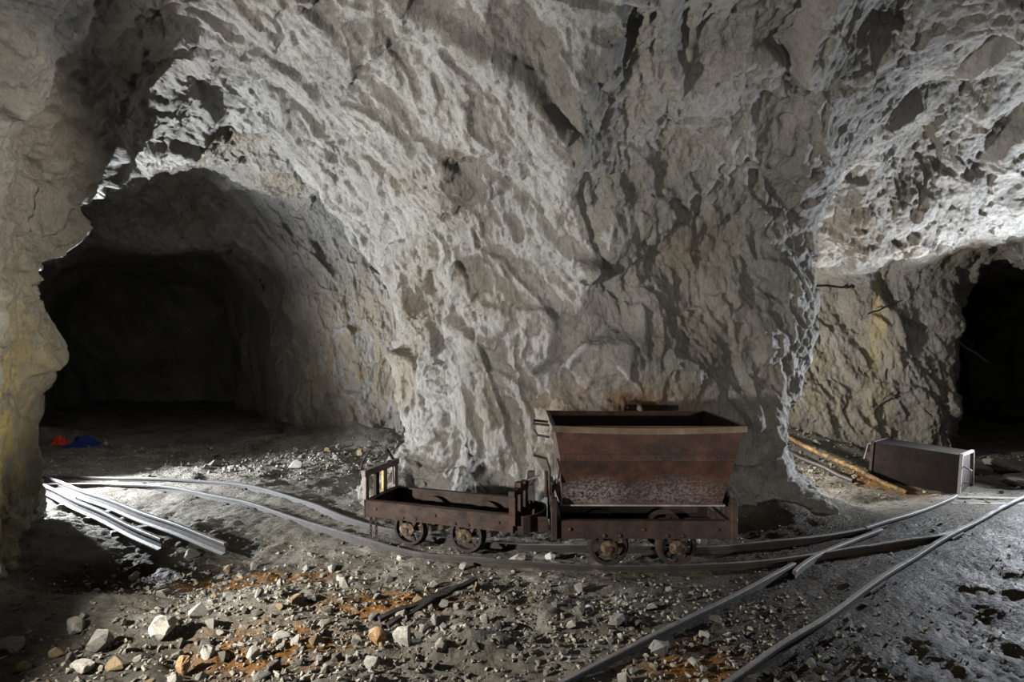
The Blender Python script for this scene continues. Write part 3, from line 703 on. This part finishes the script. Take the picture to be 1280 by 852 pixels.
def cloth(name, loc, sx, sy, sz, seed, mat, label, cat):
    n = 26; u = np.linspace(-1, 1, n); A, B = np.meshgrid(u, u, indexing='ij')
    P = np.stack([A.ravel(), B.ravel(), np.zeros(n*n)], 1).astype(np.float32)
    h = np.maximum(0, 1-np.abs(A.ravel())**2.2)*np.maximum(0, 1-np.abs(B.ravel())**2.2)
    z = h*(.55+.9*np.abs(fbm(P*2.1+seed, 3)))*sz
    J = P + .15*np.stack([vnoise(P*3+seed+k) for k in range(3)], 1)
    Vv = np.stack([J[:, 0]*sx, J[:, 1]*sy, z-.01], 1); I = np.arange(n*n).reshape(n, n)
    q = np.stack([I[:-1, :-1], I[1:, :-1], I[1:, 1:], I[:-1, 1:]], -1).reshape(-1, 4)
    me = np_mesh(name, Vv, q, mat, True); o = link(name, me, None); o.location = (*loc, gz_at(*loc)); s = o.modifiers.new('thickness', 'SOLIDIFY'); s.thickness = .008
    return tag(o, label, cat)
cloth('tarpaulin', (-8.0, 10.9), .30, .2, .13, 3, M_BLUE, 'crumpled blue tarpaulin at the foot of the left tunnel', 'tarpaulin')
c = cloth('rag', (-8.40, 10.85), .17, .10, .13, 8, M_RED, 'small red rag beside the blue tarpaulin', 'cloth')
# ---------------------------------------------------------------- notable stones
R_ = [((-2.34, 3.88), .115, 51, M_PALE, 'pale squarish stone block alone on the dark mud', .9), ((-.88, 3.83), .095, 52, M_ORANGE, 'orange-stained rock next to a pale split stone', .7),
      ((-.71, 3.78), .085, 53, M_PALE, 'pale upright split stone beside the orange-stained rock', 1.1), ((-1.93, 3.70), .055, 54, M_PALE, 'pale pointed stone standing in rust-orange mud', 1.2),
      ((-2.0, 3.55), .06, 55, M_ORANGE, 'rust-orange pointed stone standing in orange mud', 1.3), ((-2.62, 3.72), .09, 56, M_STONE, 'rounded grey stone with a pale base on dark mud', .8),
      ((-3.2, 3.7), .13, 57, M_STONE, 'large flat grey stone half sunk in dark mud', .5), ((-3.35, 3.45), .14, 58, M_STONE, 'broad bluish grey stone sunk in the mud near the left column', .5),
      ((-2.55, 3.46), .09, 59, M_PALE, 'pale flat stone at the edge of the dark mud', .5), ((.92, 3.62), .075, 60, M_STONE, 'large grey stone beside the straight track rail', .7),
      ((.72, 3.98), .085, 61, M_STONE, 'flat grey stone just outside the straight track', .5), ((.35, 5.22), .07, 62, M_PALE, 'white stone between the rails under the tipping wagon', .5),
      ((.05, 5.25), .09, 63, M_PALE, 'white flat stone between the rails at the wagon coupling', .45), ((-.42, 5.0), .045, 64, M_PALE, 'small white stone outside the curved rail under the chassis', .8),
      ((-1.0, 5.22), .05, 65, M_PALE, 'white pebble lying against the curved rail', .7), ((1.8, 5.75), .08, 66, M_PALE, 'pale stone on the ground behind the tipping wagon', .6),
      ((-3.05, 5.55), .09, 67, M_STONE, 'dark rounded stone under the stub rails', .7), ((-.05, 5.95), .10, 68, M_PALE, 'pale rubble stone behind the chassis buffer', .7)]
for loc, s, seed, mt, lab, sq in R_:
    rock('stone', seed, loc, s, mt, lab, 'stone', seed*1.3, .18, 1, sq)
# ---------------------------------------------------------------- loose stones: individuals, then pebbles
SH = [[lump(100+k, 12, 0, .7) for k in range(8)] for _ in KINDS]
for row, (_, mt) in zip(SH, KINDS):
    for me in row: me.materials.append(mt)
ZONES = [  # centre, spread, count, size range, label, group
 ((-1.7, 3.75), (.75, .38), 95, (.032, .085), 'angular stone in the rust-stained rubble before the curved track', 'stones in the rust-stained rubble'),
 ((-.55, 4.05), (.65, .30), 60, (.028, .07), 'rubble stone lying around the black timber poles', 'stones around the timber poles'),
 ((1.0, 3.65), (.45, .40), 60, (.026, .062), 'ballast stone between the rails of the straight track', 'ballast stones of the straight track'),
 ((-2.2, 5.0), (.7, .25), 25, (.03, .07), 'stone at the foot of the stub rails', 'stones below the stub rails'),
 ((-4.2, 10.2), (2.3, .7), 40, (.05, .13), 'broken stone in the rubble before the black left tunnel', 'stones at the left tunnel mouth'),
 ((4.4, 9.5), (.8, .6), 20, (.05, .13), 'broken stone on the rubble heap behind the pillar', 'stones of the rubble heap behind the pillar')]
occupied = [(x, y, s) for (x, y), s, *_ in R_]
for ctr, sp, n, sz, lab, grp in ZONES:
    k = 0; tries = 0
    while k < n and tries < n*30:
        tries += 1
        x, y = rng.normal(ctr, sp); s = sz[0]+(sz[1]-sz[0])*rng.random()**2
        if abs(x) > .9*y or any((x-a)**2+(y-b)**2 < (s+c)**2*.8 for a, b, c in occupied): continue
        if ((ALLR[:, 0]-x)**2+(ALLR[:, 1]-y)**2).min() < (.05+s)**2: continue
        occupied.append((x, y, s)); ki = int(rng.choice(4, p=[.3, .35, .22, .13])); me = SH[ki][int(rng.integers(8))]; big = s > sz[0]+.42*(sz[1]-sz[0])
        o = link('loose_stone', me, None); zz = min(v.co.z for v in me.vertices)
        o.location = (x, y, gz_at(x, y)-zz*s*.75); o.scale = (s*(.8+.5*rng.random()), s, s*(.8+.4*rng.random())); o.rotation_euler = (rng.normal(0, .12), rng.normal(0, .12), rng.random()*6.28)
        tag(o, ('larger ' if big else 'small ')+KINDS[ki][0]+' '+lab, 'stone', ('larger ' if big else 'small ')+KINDS[ki][0]+' '+grp); k += 1
def hull_np(seed):
    me = lump(seed, 9, 0, .75); me2 = me
    bm = bmesh.new(); bm.from_mesh(me2); bmesh.ops.dissolve_limit(bm, angle_limit=.6, verts=bm.verts[:], edges=bm.edges[:]); bmesh.ops.triangulate(bm, faces=bm.faces[:])
    v = np.array([q.co[:] for q in bm.verts], np.float32); bm.verts.index_update()
    f = np.array([[q.index for q in p.verts] for p in bm.faces], np.int32); bm.free(); return v, f
HN = [hull_np(300+k) for k in range(8)]
def scatter(name, specs, label, mat):
    VV = []; FF = []; n0 = 0
    for ctr, sp, n, sz in specs:
        xy = rng.normal(ctr, sp, (n, 2)); s = sz[0]+(sz[1]-sz[0])*rng.random(n)**2.5
        ok = (np.abs(xy[:, 0]) < 1.0*xy[:, 1]+.3) & (xy[:, 1] > 1.5)
        dm = np.array([((ALLR-p)**2).sum(1).min() for p in xy]); ok &= dm > (.045+s)**2
        xy, s = xy[ok], s[ok]; z = ground(xy[:, 0], xy[:, 1])
        for p, q, t in zip(xy, s, z):
            v, f = HN[int(rng.integers(8))]; a = rng.random()*6.28; c, sn = math.cos(a), math.sin(a)
            w = v*q*np.array([1, 1, .9]); w = np.stack([w[:, 0]*c-w[:, 1]*sn+p[0], w[:, 0]*sn+w[:, 1]*c+p[1], w[:, 2]+t+q*.3], 1)
            VV.append(w); FF.append(f+n0); n0 += len(w)
    o = link(name, np_mesh(name, np.concatenate(VV), np.concatenate(FF), mat), None)
    return tag(o, label, 'gravel', kind='stuff')
scatter('gravel', [((-1.4, 3.8), (1.1, .5), 2600, (.010, .034)), ((0, 4.3), (1.6, .35), 1000, (.008, .026)), ((1.1, 3.6), (.6, .5), 1200, (.009, .03)),
    ((-2.2, 4.9), (1.2, .35), 600, (.010, .035)), ((0, 5.9), (2.2, .35), 500, (.006, .03)), ((3.2, 4.6), (1.3, 1.2), 700, (.006, .018)), ((3.6, 7.4), (.9, .6), 500, (.008, .02))],
    'fine loose gravel strewn over the foreground mud', M_PEBBLE)
scatter('rubble', [((-4.6, 10.0), (2.6, .75), 2600, (.012, .05)), ((-3.0, 9.2), (1.2, .5), 500, (.012, .05)), ((4.5, 9.3), (1.0, .8), 1000, (.012, .05)), ((8, 9), (1.5, .8), 400, (.012, .05))],
    'fine broken rubble covering the floor at the tunnel mouths', M_PEBBLE)
